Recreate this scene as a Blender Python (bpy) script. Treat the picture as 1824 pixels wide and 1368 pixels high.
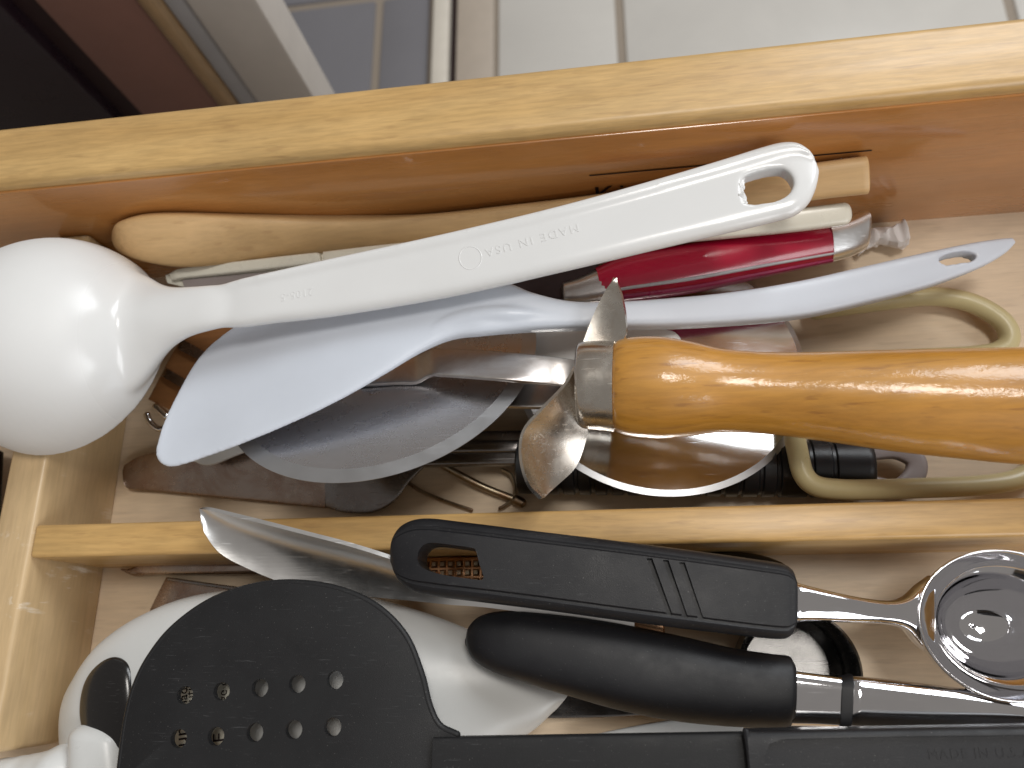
import bpy, bmesh, math, random
import numpy as np
from mathutils import Vector, Matrix

random.seed(4)
SC = bpy.context.scene
for o in list(bpy.data.objects):
    bpy.data.objects.remove(o, do_unlink=True)

# ------------------------------------------------------------------ camera
U = 0.0077                       # metres per working unit
FPX, CX, CY, H = 1404.0, 912.0, 684.0, 35.5
_d = np.array([228.0, 466.0, FPX]); _d /= np.linalg.norm(_d)
_X = np.array([9592.0, -498.0, -1404.0]); _X -= _d * (_X @ _d); _X /= np.linalg.norm(_X)
_Z = -_d; _Y = np.cross(_Z, _X)

cam_d = bpy.data.cameras.new('camera')
cam = bpy.data.objects.new('camera', cam_d)
SC.collection.objects.link(cam)
SC.camera = cam
R = Matrix(((_X[0], -_X[1], -_X[2]), (_Y[0], -_Y[1], -_Y[2]), (_Z[0], -_Z[1], -_Z[2])))
cam.matrix_world = Matrix.Translation((0, 0, H * U)) @ R.to_4x4()
cam_d.sensor_width = 36.0
cam_d.lens = 36.0 * FPX / 1824.0
cam_d.clip_start = 0.01
cam_d.clip_end = 50
cam_d.dof.use_dof = True
cam_d.dof.focus_distance = 30.5 * U
cam_d.dof.aperture_fstop = 13.0

# ------------------------------------------------------------------ light
W = bpy.data.worlds.new('World'); SC.world = W; W.use_nodes = True
bg = W.node_tree.nodes['Background']
bg.inputs[0].default_value = (1.0, 0.93, 0.86, 1)
bg.inputs[1].default_value = 0.20

def area(name, loc, target, sx, sy, power, col):
    l = bpy.data.lights.new(name, 'AREA'); l.shape = 'RECTANGLE'
    l.size = sx; l.size_y = sy; l.energy = power; l.color = col
    o = bpy.data.objects.new(name, l); SC.collection.objects.link(o)
    o.location = loc
    o.rotation_euler = (Vector(target) - Vector(loc)).to_track_quat('-Z', 'Y').to_euler()
    return o
for dx, dy in ((-.21, .17), (.21, -.17)):      # two panes of the far window
    area('window_light', (1.05 + dx, 1.35 + dy, 1.35), (dx, .05 + dy, 0), .46, 0.95, 11.0, (0.93, 0.97, 1.0))
area('ceiling_light', (0.36, 0.30, 1.75), (0.0, 0.06, 0), 0.42, 0.34, 9.0, (1.0, 0.96, 0.90))
for dx in (-.19, .19):                          # and of the near one
    area('window_light', (1.25 + dx, -1.10 + dx, 1.10), (0.0 + dx, 0.08 + dx, 0), 0.46, 1.1, 8.0, (0.96, 0.98, 1.0))

SC.view_settings.view_transform = 'Standard'
SC.view_settings.look = 'None'
SC.view_settings.exposure = 0.25
SC.view_settings.gamma = 1.0
SC.view_settings.use_curve_mapping = False
SC.cycles.max_bounces = 8
SC.cycles.use_denoising = True

# ------------------------------------------------------------------ geometry helpers
V3 = lambda *a: np.array(a, float)
UP = V3(0, 0, 1)

def ray(px, py):
    r = np.array([px - CX, py - CY, FPX])
    return np.array([_X @ r, _Y @ r, _Z @ r])
def at(px, py, z):
    w = ray(px, py); return V3(0, 0, H) + w * ((z - H) / w[2])
def atY(px, py, y):
    w = ray(px, py); return V3(0, 0, H) + w * (y / w[1])
def nrm(v):
    return v / max(np.linalg.norm(v), 1e-9)

def catmull(P, sub):
    """smooth interpolation through the rows of P"""
    P = np.asarray(P, float); n = len(P); out = []
    for i in range(n - 1):
        p1, p2 = P[i], P[i + 1]
        p0 = P[i - 1] if i else 2 * p1 - p2
        p3 = P[i + 2] if i + 2 < n else 2 * p2 - p1
        for k in range(sub):
            t = k / sub
            out.append(0.5 * (2 * p1 + (p2 - p0) * t + (2 * p0 - 5 * p1 + 4 * p2 - p3) * t * t + (3 * p1 - p0 - 3 * p2 + p3) * t ** 3))
    out.append(P[-1]); return np.array(out)

def superprof(n=2.0, k=36, nl=None):
    out = []
    for i in range(k):
        a = 2 * math.pi * (i + 0.5) / k
        c, s = math.cos(a), math.sin(a)
        m = nl if (nl and s < 0) else n
        out.append((math.copysign(abs(c) ** (2 / m), c), math.copysign(abs(s) ** (2 / m), s)))
    return out

def rings_mesh(rings, close=False):
    n = len(rings[0]); vs = [tuple(p) for r in rings for p in r]; fs = []
    m = len(rings)
    for i in range(m if close else m - 1):
        a, b = i * n, ((i + 1) % m) * n
        for j in range(n):
            k = (j + 1) % n
            fs.append((a + j, a + k, b + k, b + j))
    if not close:
        fs.append(tuple(range(n - 1, -1, -1)))
        fs.append(tuple((m - 1) * n + j for j in range(n)))
    return vs, fs

def loft(A, B, T, prof, cap0=0.0, cap1=0.0, up=None, capn=6):
    """rings between edge curves A and B (n,3) with half thickness T; caps are rounded by cap0/cap1"""
    n = len(A); rings = []; C = (A + B) / 2
    tan = np.gradient(C, axis=0)
    prof = np.array(prof)
    def ring(c, w, nn, t, s=1.0):
        return c + s * (np.outer(prof[:, 0], w) + np.outer(prof[:, 1], nn * t))
    fr = []
    for i in range(n):
        w = (B[i] - A[i]) / 2
        if up is not None: nn = up
        else:
            nn = np.cross(tan[i], w)
            nn = nrm(nn) if np.linalg.norm(nn) > 1e-7 else UP
            if nn[2] < 0: nn = -nn
        fr.append((C[i], w, nn, T[i]))
    if cap0:
        for k in range(capn, 0, -1):
            a = (k - 0.15) / capn * math.pi / 2
            c, w, nn, t = fr[0]
            rings.append(ring(c - nrm(tan[0]) * cap0 * math.sin(a), w, nn, t, max(math.cos(a), .02)))
    for f in fr: rings.append(ring(*f))
    if cap1:
        for k in range(1, capn + 1):
            a = (k - 0.15) / capn * math.pi / 2
            c, w, nn, t = fr[-1]
            rings.append(ring(c + nrm(tan[-1]) * cap1 * math.sin(a), w, nn, t, max(math.cos(a), .02)))
    return rings_mesh(rings)

def body(st, n=2.5, sub=6, cap0=0.0, cap1=0.0, prof=None, k=36, nl=None):
    """st rows: ax, ay, bx, by (edges in picture pixels), zA, zB, half thickness"""
    A = []; B = []; T = []
    for s in st:
        A.append(at(s[0], s[1], s[4])); B.append(at(s[2], s[3], s[5])); T.append([s[6]])
    A = catmull(A, sub); B = catmull(B, sub); T = catmull(T, sub)[:, 0]
    return loft(A, B, T, prof or superprof(n, k, nl), cap0, cap1)

def tube_pts(P, r, k=14, sub=8, close=False, cap=True):
    P = np.asarray(P, float)
    if close:
        P = np.vstack([P[-1], P, P[0], P[1]]); Q = catmull(P, sub)[sub:-sub - 1] if True else P
    else: Q = catmull(P, sub)
    n = len(Q); rr = r if hasattr(r, '__len__') else [r] * n
    if len(rr) != n: rr = np.interp(np.linspace(0, 1, n), np.linspace(0, 1, len(rr)), rr)
    tan = np.gradient(Q, axis=0)
    u = np.cross(tan[0], UP)
    if np.linalg.norm(u) < 1e-6: u = np.cross(tan[0], V3(1, 0, 0))
    rings = []
    for i in range(n):
        t = nrm(tan[i]); u = nrm(u - t * (u @ t)); v = np.cross(t, u)
        rings.append([Q[i] + rr[i] * (math.cos(2 * math.pi * j / k) * u + math.sin(2 * math.pi * j / k) * v) for j in range(k)])
    if not close and cap:
        t0, t1 = nrm(tan[0]), nrm(tan[-1])
        def capring(ring, c, t, rad, a): return [c + (p - c) * math.cos(a) + t * rad * math.sin(a) for p in ring]
        pre = [capring(rings[0], Q[0], -t0, rr[0] * .8, a) for a in (1.45, 1.1, .6)]
        post = [capring(rings[-1], Q[-1], t1, rr[-1] * .8, a) for a in (.6, 1.1, 1.45)]
        rings = pre + rings + post
    return rings_mesh(rings, close)

def box(x0, x1, y0, y1, z0, z1):
    vs = [(x, y, z) for z in (z0, z1) for y in (y0, y1) for x in (x0, x1)]
    return vs, [(0, 2, 3, 1), (4, 5, 7, 6), (0, 1, 5, 4), (2, 6, 7, 3), (0, 4, 6, 2), (1, 3, 7, 5)]

def prism(poly, dz0, dz1):
    """closed solid: polygon points (3D) swept from dz0 to dz1 along z"""
    n = len(poly); P = [np.asarray(p) for p in poly]
    vs = [tuple(p + UP * dz0) for p in P] + [tuple(p + UP * dz1) for p in P]
    fs = [tuple(range(n - 1, -1, -1)), tuple(range(n, 2 * n))]
    fs += [(i, (i + 1) % n, n + (i + 1) % n, n + i) for i in range(n)]
    return vs, fs

def lathe(prof, c, ax=UP, k=64):
    """prof rows (r, h) turned round axis ax at c"""
    ax = nrm(np.asarray(ax, float)); u = nrm(np.cross(ax, V3(0.3, 1, 0.2))); v = np.cross(ax, u)
    rings = [[np.asarray(c) + ax * h + r * (math.cos(2 * math.pi * j / k) * u + math.sin(2 * math.pi * j / k) * v) for j in range(k)] for r, h in prof]
    return rings_mesh(rings)

def join(*ms):
    vs, fs = [], []
    for v, f in ms:
        o = len(vs); vs += list(v); fs += [tuple(i + o for i in q) for q in f]
    return vs, fs

def mesh(vf, smooth=40, bevel=0.0, seg=2):
    vs, fs = vf
    me = bpy.data.meshes.new('m')
    me.from_pydata([tuple(float(c) * U for c in v) for v in vs], [], fs)
    bm = bmesh.new(); bm.from_mesh(me)
    bmesh.ops.remove_doubles(bm, verts=bm.verts, dist=1e-6)
    bmesh.ops.recalc_face_normals(bm, faces=bm.faces)
    if bevel:
        ed = [e for e in bm.edges if len(e.link_faces) == 2 and e.calc_face_angle(0) > 0.6]
        bmesh.ops.bevel(bm, geom=ed, offset=bevel * U, segments=seg, affect='EDGES', profile=0.5, clamp_overlap=True)
    bm.to_mesh(me); bm.free()
    finish_shade(me, smooth)
    return me
def finish_shade(me, smooth):
    me.shade_smooth()
    if smooth: me.set_sharp_from_angle(angle=math.radians(smooth))
    me.update()

def evalmesh(o):
    dg = bpy.context.evaluated_depsgraph_get(); dg.update()
    return bpy.data.meshes.new_from_object(o.evaluated_get(dg))
def tmp(me):
    o = bpy.data.objects.new('tmp', me); SC.collection.objects.link(o); return o
def cut(me, cutters, smooth=40, op='DIFFERENCE'):
    """boolean difference of me with the cutter solids"""
    o = tmp(me); cs = []
    for c in cutters:
        cm = mesh(c, 0) if isinstance(c, tuple) else c
        q = tmp(cm); cs.append(q)
        m = o.modifiers.new('b', 'BOOLEAN'); m.operation = op; m.solver = 'EXACT'; m.object = q
    out = evalmesh(o)
    for q in cs + [o]: bpy.data.objects.remove(q, do_unlink=True)
    finish_shade(out, smooth)
    return out
def remesh(me, vox, it=4, fac=0.5):
    o = tmp(me); m = o.modifiers.new('r', 'REMESH'); m.mode = 'VOXEL'; m.voxel_size = vox * U
    s = o.modifiers.new('s', 'SMOOTH'); s.iterations = it; s.factor = fac
    out = evalmesh(o); bpy.data.objects.remove(o, do_unlink=True)
    finish_shade(out, 0); return out
def textmesh(txt, size, M, extrude=0.0, spacing=1.0):
    cu = bpy.data.curves.new('t', 'FONT'); cu.body = txt; cu.size = size * U; cu.extrude = extrude * U
    cu.space_character = spacing; cu.resolution_u = 4
    o = tmp(cu); me = evalmesh(o); bpy.data.objects.remove(o, do_unlink=True)
    me.transform(M); finish_shade(me, 30); return me
def drape(me, base, lift):
    """drop lettering on to the surface below it, standing proud by lift"""
    from mathutils.bvhtree import BVHTree
    bt = BVHTree.FromPolygons([v.co for v in base.vertices], [p.vertices[:] for p in base.polygons])
    zm = sum(v.co.z for v in me.vertices) / len(me.vertices)
    for v in me.vertices:
        h = bt.ray_cast(Vector((v.co.x, v.co.y, 1.0)), Vector((0, 0, -1)))[0]
        if h is not None: v.co.z = h.z + (lift if v.co.z > zm else -lift) * U
    return me
def frame(o, x, y):
    """matrix placing text at working point o with axes x and y"""
    x = nrm(np.asarray(x, float)); y = np.asarray(y, float); y = nrm(y - x * (x @ y)); z = np.cross(x, y)
    return Matrix(((x[0], y[0], z[0], o[0] * U), (x[1], y[1], z[1], o[1] * U), (x[2], y[2], z[2], o[2] * U), (0, 0, 0, 1)))

class Thing:
    def __init__(s, name, label, cat, group=None, kind=None):
        s.name, s.label, s.cat, s.group, s.kind = name, label, cat, group, kind; s.parts = []
    def part(s, name, me, mat, parent=None, label=None):
        if isinstance(me, tuple): me = mesh(me)
        s.parts.append([name, me, mat, parent, label]); return len(s.parts) - 1
    def done(s):
        lo = np.full(3, 1e9); hi = -lo
        for p in s.parts:
            co = np.empty(len(p[1].vertices) * 3); p[1].vertices.foreach_get('co', co); co = co.reshape(-1, 3)
            lo = np.minimum(lo, co.min(0)); hi = np.maximum(hi, co.max(0))
        loc = Vector(((lo[0] + hi[0]) / 2, (lo[1] + hi[1]) / 2, lo[2]))
        single = len(s.parts) == 1
        root = None
        if not single:
            root = bpy.data.objects.new(s.name, None); root.empty_display_size = .01
            SC.collection.objects.link(root); root.location = loc
        objs = []
        for name, me, mat, parent, label in s.parts:
            me.transform(Matrix.Translation(-loc))
            me.materials.clear(); me.materials.append(mat)
            o = bpy.data.objects.new(s.name if single else name, me); me.name = o.name
            SC.collection.objects.link(o)
            if single: root = o; o.location = loc
            else: o.parent = objs[parent] if parent is not None else root
            if label: o['label'] = label
            objs.append(o)
        root['label'] = s.label
        if s.kind: root['kind'] = s.kind
        if s.cat: root['category'] = s.cat
        if s.group: root['group'] = s.group
        s.root = root; s.objs = objs
        return s

# ------------------------------------------------------------------ materials
def nt(name):
    m = bpy.data.materials.new(name); m.use_nodes = True
    t = m.node_tree; b = t.nodes['Principled BSDF']
    return m, t, b
def N(t, typ, **kw):
    n = t.nodes.new(typ)
    for k, v in kw.items():
        if k in n.inputs: n.inputs[k].default_value = v
        else: setattr(n, k, v)
    return n
def coords(t, scale=(1, 1, 1), rot=(0, 0, 0)):
    c = N(t, 'ShaderNodeTexCoord'); m = N(t, 'ShaderNodeMapping')
    m.inputs['Scale'].default_value = scale; m.inputs['Rotation'].default_value = rot
    t.links.new(c.outputs['Object'], m.inputs[0]); return m.outputs[0]
def noise(t, co, scale, detail=4, rough=.55, dist=0.0):
    n = N(t, 'ShaderNodeTexNoise', Scale=scale, Detail=detail, Roughness=rough, Distortion=dist)
    t.links.new(co, n.inputs['Vector']); return n.outputs['Fac']
def ramp(t, fac, stops):
    r = N(t, 'ShaderNodeValToRGB'); e = r.color_ramp.elements
    while len(e) < len(stops): e.new(0.5)
    for q, (p, c) in zip(e, stops):
        q.position = p; q.color = (*c, 1) if len(c) == 3 else (c[0],) * 3 + (1,)
    t.links.new(fac, r.inputs[0]); return r.outputs[0]
def mix(t, fac, a, b, mode='MIX'):
    m = N(t, 'ShaderNodeMix', data_type='RGBA', blend_type=mode)
    for s, v in ((0, fac), (6, a), (7, b)):
        if isinstance(v, bpy.types.NodeSocket): t.links.new(v, m.inputs[s])
        else: m.inputs[s].default_value = v if s == 0 else (*v, 1)
    return m.outputs[2]
def bump(t, b, h, strength, dist):
    n = N(t, 'ShaderNodeBump', Strength=strength, Distance=dist)
    t.links.new(h, n.inputs['Height']); t.links.new(n.outputs[0], b.inputs['Normal']); return n
def maths(t, op, a, bb=0.5):
    m = N(t, 'ShaderNodeMath', operation=op)
    for i, v in enumerate((a, bb)):
        if isinstance(v, bpy.types.NodeSocket): t.links.new(v, m.inputs[i])
        else: m.inputs[i].default_value = v
    return m.outputs[0]

def wood(name, dark, light, rough=.4, coat=0.0, coatr=.1, axis='x', streak=1.0, specks=0.5, flecks=(0.25, .13, .05), grain=1.0, marks=0.0, spec=0.5, peel=0.0):
    m, t, b = nt(name)
    sc = {'x': (6, 60, 60), 'y': (60, 6, 60), 'z': (60, 60, 6)}[axis]
    co = coords(t, sc); co2 = coords(t, tuple(s * 8 for s in sc)); co0 = coords(t)
    g1 = noise(t, co, 1.0, 5, .6, .8)
    g2 = noise(t, co2, 1.6 * grain, 3, .6, .2)
    base = ramp(t, g1, [(.3, dark), (.7, light)])
    fine = ramp(t, g2, [(.35, (.78,) * 3), (.62, (1.03,) * 3)])
    base = mix(t, streak, base, fine, 'MULTIPLY')
    # sparse dark pores drawn out along the grain
    co3 = coords(t, {'x': (55, 420, 420), 'y': (420, 55, 420), 'z': (420, 420, 55)}[axis])
    p = ramp(t, noise(t, co3, 1.0, 3, .55), [(.60, (0,)), (.69, (1,))])
    base = mix(t, maths(t, 'MULTIPLY', p, specks), base, flecks)
    # broad blotches of handling
    bl = ramp(t, noise(t, co0, 22, 4, .6), [(.35, (.86,) * 3), (.65, (1.05,) * 3)])
    base = mix(t, .8, base, bl, 'MULTIPLY')
    if marks:
        mk = ramp(t, noise(t, coords(t, {'x': (60, 320, 320), 'y': (320, 320, 60), 'z': (320, 320, 60)}[axis]), 1, 3, .6), [(.58, (0,)), (.70, (1,))])
        area_ = ramp(t, noise(t, co0, 34, 2, .5), [(.5, (0,)), (.62, (1,))])
        base = mix(t, maths(t, 'MULTIPLY', maths(t, 'MULTIPLY', mk, area_), marks), base, (.78, .72, .62))
    t.links.new(base, b.inputs['Base Color'])
    rr = ramp(t, noise(t, co, 2.5, 4), [(.3, (rough * .75,)), (.7, (min(1, rough * 1.3),))])
    t.links.new(rr, b.inputs['Roughness'])
    b.inputs['Specular IOR Level'].default_value = spec
    b.inputs['Coat Weight'].default_value = coat; b.inputs['Coat Roughness'].default_value = coatr
    bump(t, b, g2, .12, .0004)
    if peel:
        pn = N(t, 'ShaderNodeBump', Strength=peel, Distance=.0012)
        t.links.new(noise(t, coords(t, (.6, 1, 1)), 190, 5, .62), pn.inputs['Height']); t.links.new(pn.outputs[0], b.inputs['Coat Normal'])
    return m

def plastic(name, col, rough=.35, spec=.5, scratch=0.0, sss=0.0, grain=0.0, coat=0.0, mottled=.04, scol=None, dust=0.0):
    m, t, b = nt(name)
    co = coords(t)
    n1 = noise(t, co, 45, 4, .6)
    c = ramp(t, n1, [(.3, tuple(x * (1 - mottled) for x in col)), (.7, tuple(min(1, x * (1 + mottled)) for x in col))])
    hgt = noise(t, co, 3800, 2, .5)
    if scratch:
        s = None
        for k, rz in enumerate((.3, 1.25, 2.3)):
            q = noise(t, coords(t, (150, 2600, 2600), (0, 0, rz)), 1, 3, .6, .3)
            q = ramp(t, q, [(.63, (0,)), (.76, (1,))])
            a = ramp(t, noise(t, coords(t, (1, 1, 1), (k, k, 0)), 70, 2), [(.52, (0,)), (.66, (1,))])
            q = maths(t, 'MULTIPLY', q, a)
            s = q if s is None else maths(t, 'MAXIMUM', s, q)
        c = mix(t, maths(t, 'MULTIPLY', s, scratch), c, scol or tuple(min(1, x * 3 + .12) for x in col))
    if dust:
        q = ramp(t, noise(t, co, 2600, 2, .5), [(.71, (0,)), (.78, (1,))])
        c = mix(t, maths(t, 'MULTIPLY', q, dust), c, (.55, .53, .5))
    t.links.new(c, b.inputs['Base Color'])
    rr = ramp(t, noise(t, co, 70, 5, .65), [(.3, (rough * .8,)), (.7, (min(1, rough * 1.25),))])
    t.links.new(rr, b.inputs['Roughness'])
    b.inputs['Specular IOR Level'].default_value = spec
    if sss:
        b.inputs['Subsurface Weight'].default_value = sss
        b.inputs['Subsurface Radius'].default_value = (.004, .0035, .003)
    b.inputs['Coat Weight'].default_value = coat; b.inputs['Coat Roughness'].default_value = .08
    if grain: bump(t, b, hgt, grain, .00012)
    else: bump(t, b, noise(t, co, 60, 3), .05, .0008)
    return m

def metal(name, col, rough=.2, brush=None, tarnish=None, amount=0.0, scr=.25, bstr=.08, rvar=1.0, wob=.04):
    m, t, b = nt(name)
    b.inputs['Metallic'].default_value = 1.0
    co = coords(t)
    c = ramp(t, noise(t, co, 30, 5, .6), [(.3, tuple(x * .88 for x in col)), (.7, col)])
    if tarnish:
        f = ramp(t, noise(t, co, 55, 6, .7, .5), [(.45, (0,)), (.68, (1,))])
        c = mix(t, maths(t, 'MULTIPLY', f, amount), c, tarnish)
    t.links.new(c, b.inputs['Base Color'])
    sm = noise(t, co, 90, 5, .7)
    rr = ramp(t, sm, [(.3, (rough * (1 - .3 * rvar),)), (.72, (min(1, rough * (1 + .5 * rvar)),))])
    sc = ramp(t, noise(t, coords(t, (40, 1400, 700), (0, 0, .5)), 1, 2), [(.64, (0,)), (.72, (1,))])
    rr = maths(t, 'ADD', rr, maths(t, 'MULTIPLY', sc, scr * .5))
    t.links.new(rr, b.inputs['Roughness'])
    if brush:
        q = noise(t, coords(t, brush), 1.0, 3, .6)
        bump(t, b, q, bstr, .0003)
    else: bump(t, b, noise(t, co, 40, 3), wob, .0008)
    return m

M = {}
M['front'] = wood('maple_front', (.50, .305, .112), (.62, .405, .165), .42, .3, .34, 'x', .7, .25, grain=1.2, peel=.12)
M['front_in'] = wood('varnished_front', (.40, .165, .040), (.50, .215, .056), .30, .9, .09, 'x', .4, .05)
M['ply'] = wood('drawer_bottom', (.64, .50, .345), (.75, .60, .435), .5, .15, .3, 'x', .35, .14, (.22, .13, .07))
M['div'] = wood('divider_wood', (.51, .30, .105), (.63, .40, .155), .38, .25, .25, 'x', .7, .3)
M['cross'] = wood('crosspiece_wood', (.50, .35, .18), (.60, .43, .24), .4, .25, .25, 'y', .4, .1, marks=.9)
M['spoonwood'] = wood('beech_wood', (.54, .345, .155), (.66, .44, .22), .5, .0, .3, 'x', .35, .25, (.35, .18, .07))
M['handlewood'] = wood('lacquered_oak', (.46, .20, .024), (.60, .295, .05), .42, .8, .12, 'x', .6, .5, (.24, .09, .015), peel=.22)
M['brownwood'] = wood('brown_wood', (.20, .085, .03), (.32, .14, .05), .4, .3, .2, 'x', .5, .2)
M['white'] = plastic('white_nylon', (.66, .66, .655), .22, .4, mottled=.015)
# the moulded bowl is satin, the handle polished: roughness runs along the ladle
_t = M['white'].node_tree; _b = _t.nodes['Principled BSDF']
_c = N(_t, 'ShaderNodeTexCoord'); _x = N(_t, 'ShaderNodeSeparateXYZ'); _t.links.new(_c.outputs['Object'], _x.inputs[0])
_r = N(_t, 'ShaderNodeMapRange'); _t.links.new(_x.outputs[0], _r.inputs[0])
for _i, _v in zip((1, 2, 3, 4), (-.092, -.080, .72, .2)): _r.inputs[_i].default_value = _v
_t.links.new(_r.outputs[0], _b.inputs['Roughness'])
_q = N(_t, 'ShaderNodeMapRange'); _t.links.new(_x.outputs[0], _q.inputs[0])
for _i, _v in zip((1, 2, 3, 4), (-.094, -.080, .12, .5)): _q.inputs[_i].default_value = _v
_t.links.new(_q.outputs[0], _b.inputs['Specular IOR Level'])
M['white_soft'] = plastic('white_matte_plastic', (.62, .625, .615), .32, .5, mottled=.03)
M['white_bright'] = plastic('bright_white_plastic', (.80, .80, .79), .3, .5, mottled=.02)
M['cream'] = plastic('cream_plastic', (.70, .675, .58), .28, .5, mottled=.03)
M['lav'] = plastic('pale_lavender_plastic', (.565, .60, .665), .36, .45, scratch=.10, scol=(.75, .75, .72), mottled=.025)
M['beige'] = plastic('beige_vinyl', (.50, .43, .235), .33, .5, mottled=.06)
M['black'] = plastic('black_textured_plastic', (.010, .010, .012), .44, .36, grain=.35, scratch=.3, dust=.3)
M['black_soft'] = plastic('black_soft_grip', (.009, .009, .011), .48, .38, grain=.2, dust=.2, scratch=.12)
M['black_nylon'] = plastic('black_nylon_blade', (.013, .013, .014), .5, .30, grain=.3, scratch=.35, dust=.2)
M['rubber'] = plastic('black_ribbed_rubber', (.014, .015, .018), .33, .5, grain=.25)
M['gloss_black'] = plastic('glossy_black_plastic', (.012, .011, .011), .18, .5, scratch=.3)
M['grey_plastic'] = plastic('grey_plastic', (.26, .22, .21), .4, .5)
M['red'] = plastic('crimson_plastic', (.40, .006, .034), .22, .5, coat=.4, mottled=.06)
M['magenta'] = plastic('magenta_plastic', (.33, .010, .075), .3, .5, mottled=.06)
M['silver_stripe'] = plastic('silver_paint', (.50, .50, .52), .3, .6)
M['paper'] = plastic('thin_paper', (.76, .73, .72), .6, .3, grain=.3)
M['ink'] = plastic('dark_ink', (.022, .010, .010), .5, .3)
M['chrome'] = metal('chrome', (.84, .84, .87), .05, scr=.10, wob=.012)
M['steel'] = metal('polished_steel', (.74, .73, .72), .13, None, scr=.3)
M['spoonsteel'] = metal('satin_steel', (.88, .88, .88), .30, (40, 1200, 1200), scr=.3, rvar=.4, bstr=.10)
M['brushed'] = metal('brushed_steel', (.66, .63, .61), .32, (30, 900, 900), (.36, .25, .19), .4, bstr=.12, rvar=.5)
M['disc'] = metal('steel_wheel', (.66, .66, .69), .27, (25, 700, 700), scr=.25, rvar=.25, bstr=.06)
M['mirror'] = metal('mirror_steel', (.82, .81, .80), .12, None, scr=.22, rvar=.4)
M['edge'] = metal('ground_edge', (.60, .61, .63), .38, None, rvar=.3, scr=.1)
M['guard'] = metal('nickel_guard', (.74, .70, .64), .24, (300, 60, 300), (.36, .20, .09), .35, bstr=.10)
M['tarnished'] = metal('tarnished_steel', (.40, .33, .29), .24, None, (.20, .09, .05), .6)
M['darksteel'] = metal('dark_steel', (.26, .25, .25), .22, (30, 900, 900), (.14, .08, .05), .4)
M['darksteel2'] = metal('grey_steel', (.24, .235, .23), .2, None)
M['wire'] = metal('old_wire', (.42, .35, .25), .3, None, (.22, .07, .03), .7)
M['blackblade'] = metal('blackened_steel', (.07, .05, .05), .35, None)
M['brass'] = metal('copper_strip', (.72, .40, .22), .2)

# ================================================================== SETTING: kitchen floor beyond the drawer
def tile_mat(name, c, rough):
    m, t, b = nt(name); co = coords(t)
    n = noise(t, co, 5, 6, .65, .6)
    t.links.new(ramp(t, n, [(.3, tuple(x * .9 for x in c)), (.7, c)]), b.inputs['Base Color'])
    b.inputs['Roughness'].default_value = rough
    bump(t, b, noise(t, co, 60, 4), .08, .002); return m
M['tile'] = tile_mat('ivory_floor_tile', (.60, .575, .535), .3)
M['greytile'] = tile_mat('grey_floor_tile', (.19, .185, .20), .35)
M['grout'] = tile_mat('grout', (.30, .25, .20), .8)
FZ = -75.0
gx = [at(1105, 50, FZ)[0], at(1800, 10, FZ)[0]]; step = gx[1] - gx[0]
fl = Thing('floor', 'tiled kitchen floor far below the drawer', None, kind='structure')
fl.part('ground_sheet', mesh(box(-260, 320, -120, 330, FZ - 3, FZ - .5)), M['grout'])
xt = at(880, 60, FZ)[0]
def tile_row(x0, x1, y0, y1, mat):
    fl.part('tile', mesh(box(x0 + .7, x1 - .7, y0 + .7, y1 - .7, FZ - 2, FZ), bevel=.5), mat)
ys = [-120, -60, 1, 62, 123, 184, 245, 306]
for j in range(len(ys) - 1):
    xs = [xt, gx[0], gx[1], gx[1] + step, gx[1] + 2 * step]
    for i in range(len(xs) - 1): tile_row(xs[i], xs[i + 1], ys[j], ys[j + 1], M['tile'])
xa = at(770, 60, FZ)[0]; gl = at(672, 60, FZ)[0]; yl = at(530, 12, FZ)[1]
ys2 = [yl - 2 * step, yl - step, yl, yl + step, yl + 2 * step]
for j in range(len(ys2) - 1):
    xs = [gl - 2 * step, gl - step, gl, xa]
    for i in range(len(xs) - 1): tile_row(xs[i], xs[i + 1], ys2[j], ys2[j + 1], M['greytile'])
fl.done()

th = Thing('threshold_strip', 'cream and beige door track running across the floor behind the drawer', 'threshold')
M['track'] = plastic('cream_track', (.66, .61, .53), .4)
M['track2'] = plastic('beige_track', (.44, .375, .31), .45)
xq = [at(p, 60, FZ + 1)[0] for p in (772, 801, 812, 879)]
th.part('rail', mesh(box(xq[0], xq[1], -60, 300, FZ - .4, FZ + 2.0), bevel=.4), M['track'])
th.part('groove', mesh(box(xq[1], xq[2], -60, 300, FZ - .4, FZ - .1)), M['ink'])
th.part('plate', mesh(box(xq[2], xq[3], -60, 300, FZ - .4, FZ + .8), bevel=.4), M['track2'])
th.done()

cab = Thing('kitchen_cabinet', 'cabinet corner with pale post, brown panel and black door behind the drawer', 'cabinet')
M['post'] = plastic('painted_post', (.40, .365, .335), .4)
M['post2'] = plastic('grey_post_edge', (.27, .26, .265), .45)
M['tan'] = wood('tan_edge', (.25, .155, .075), (.32, .21, .11), .5, axis='z')
M['brownp'] = plastic('brown_panel', (.15, .07, .052), .5, grain=.4)
M['darkp'] = plastic('black_door', (.012, .006, .009), .3)
zc0, zc1 = FZ, 9.0
cab.part('post', mesh(box(-30.6, -25.4, 45, 49, zc0, zc1), bevel=.3), M['post'])
cab.part('post_edge', mesh(box(-32.7, -30.6, 45.5, 49, zc0, zc1), bevel=.5), M['post2'])
cab.part('edge_strip', mesh(box(-34.6, -32.7, 45.2, 49, zc0, zc1), bevel=.8, seg=3), M['tan'])
cab.part('panel', mesh(box(-42.2, -34.6, 45.8, 49, zc0, zc1), bevel=.2), M['brownp'])
cab.part('seal', mesh(box(-44.6, -42.2, 46.6, 49, zc0, zc1)), M['ink'])
cab.part('door', mesh(box(-64, -44.6, 45.2, 49, zc0, zc1), bevel=.4), M['darkp'])
cab.done()

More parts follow.
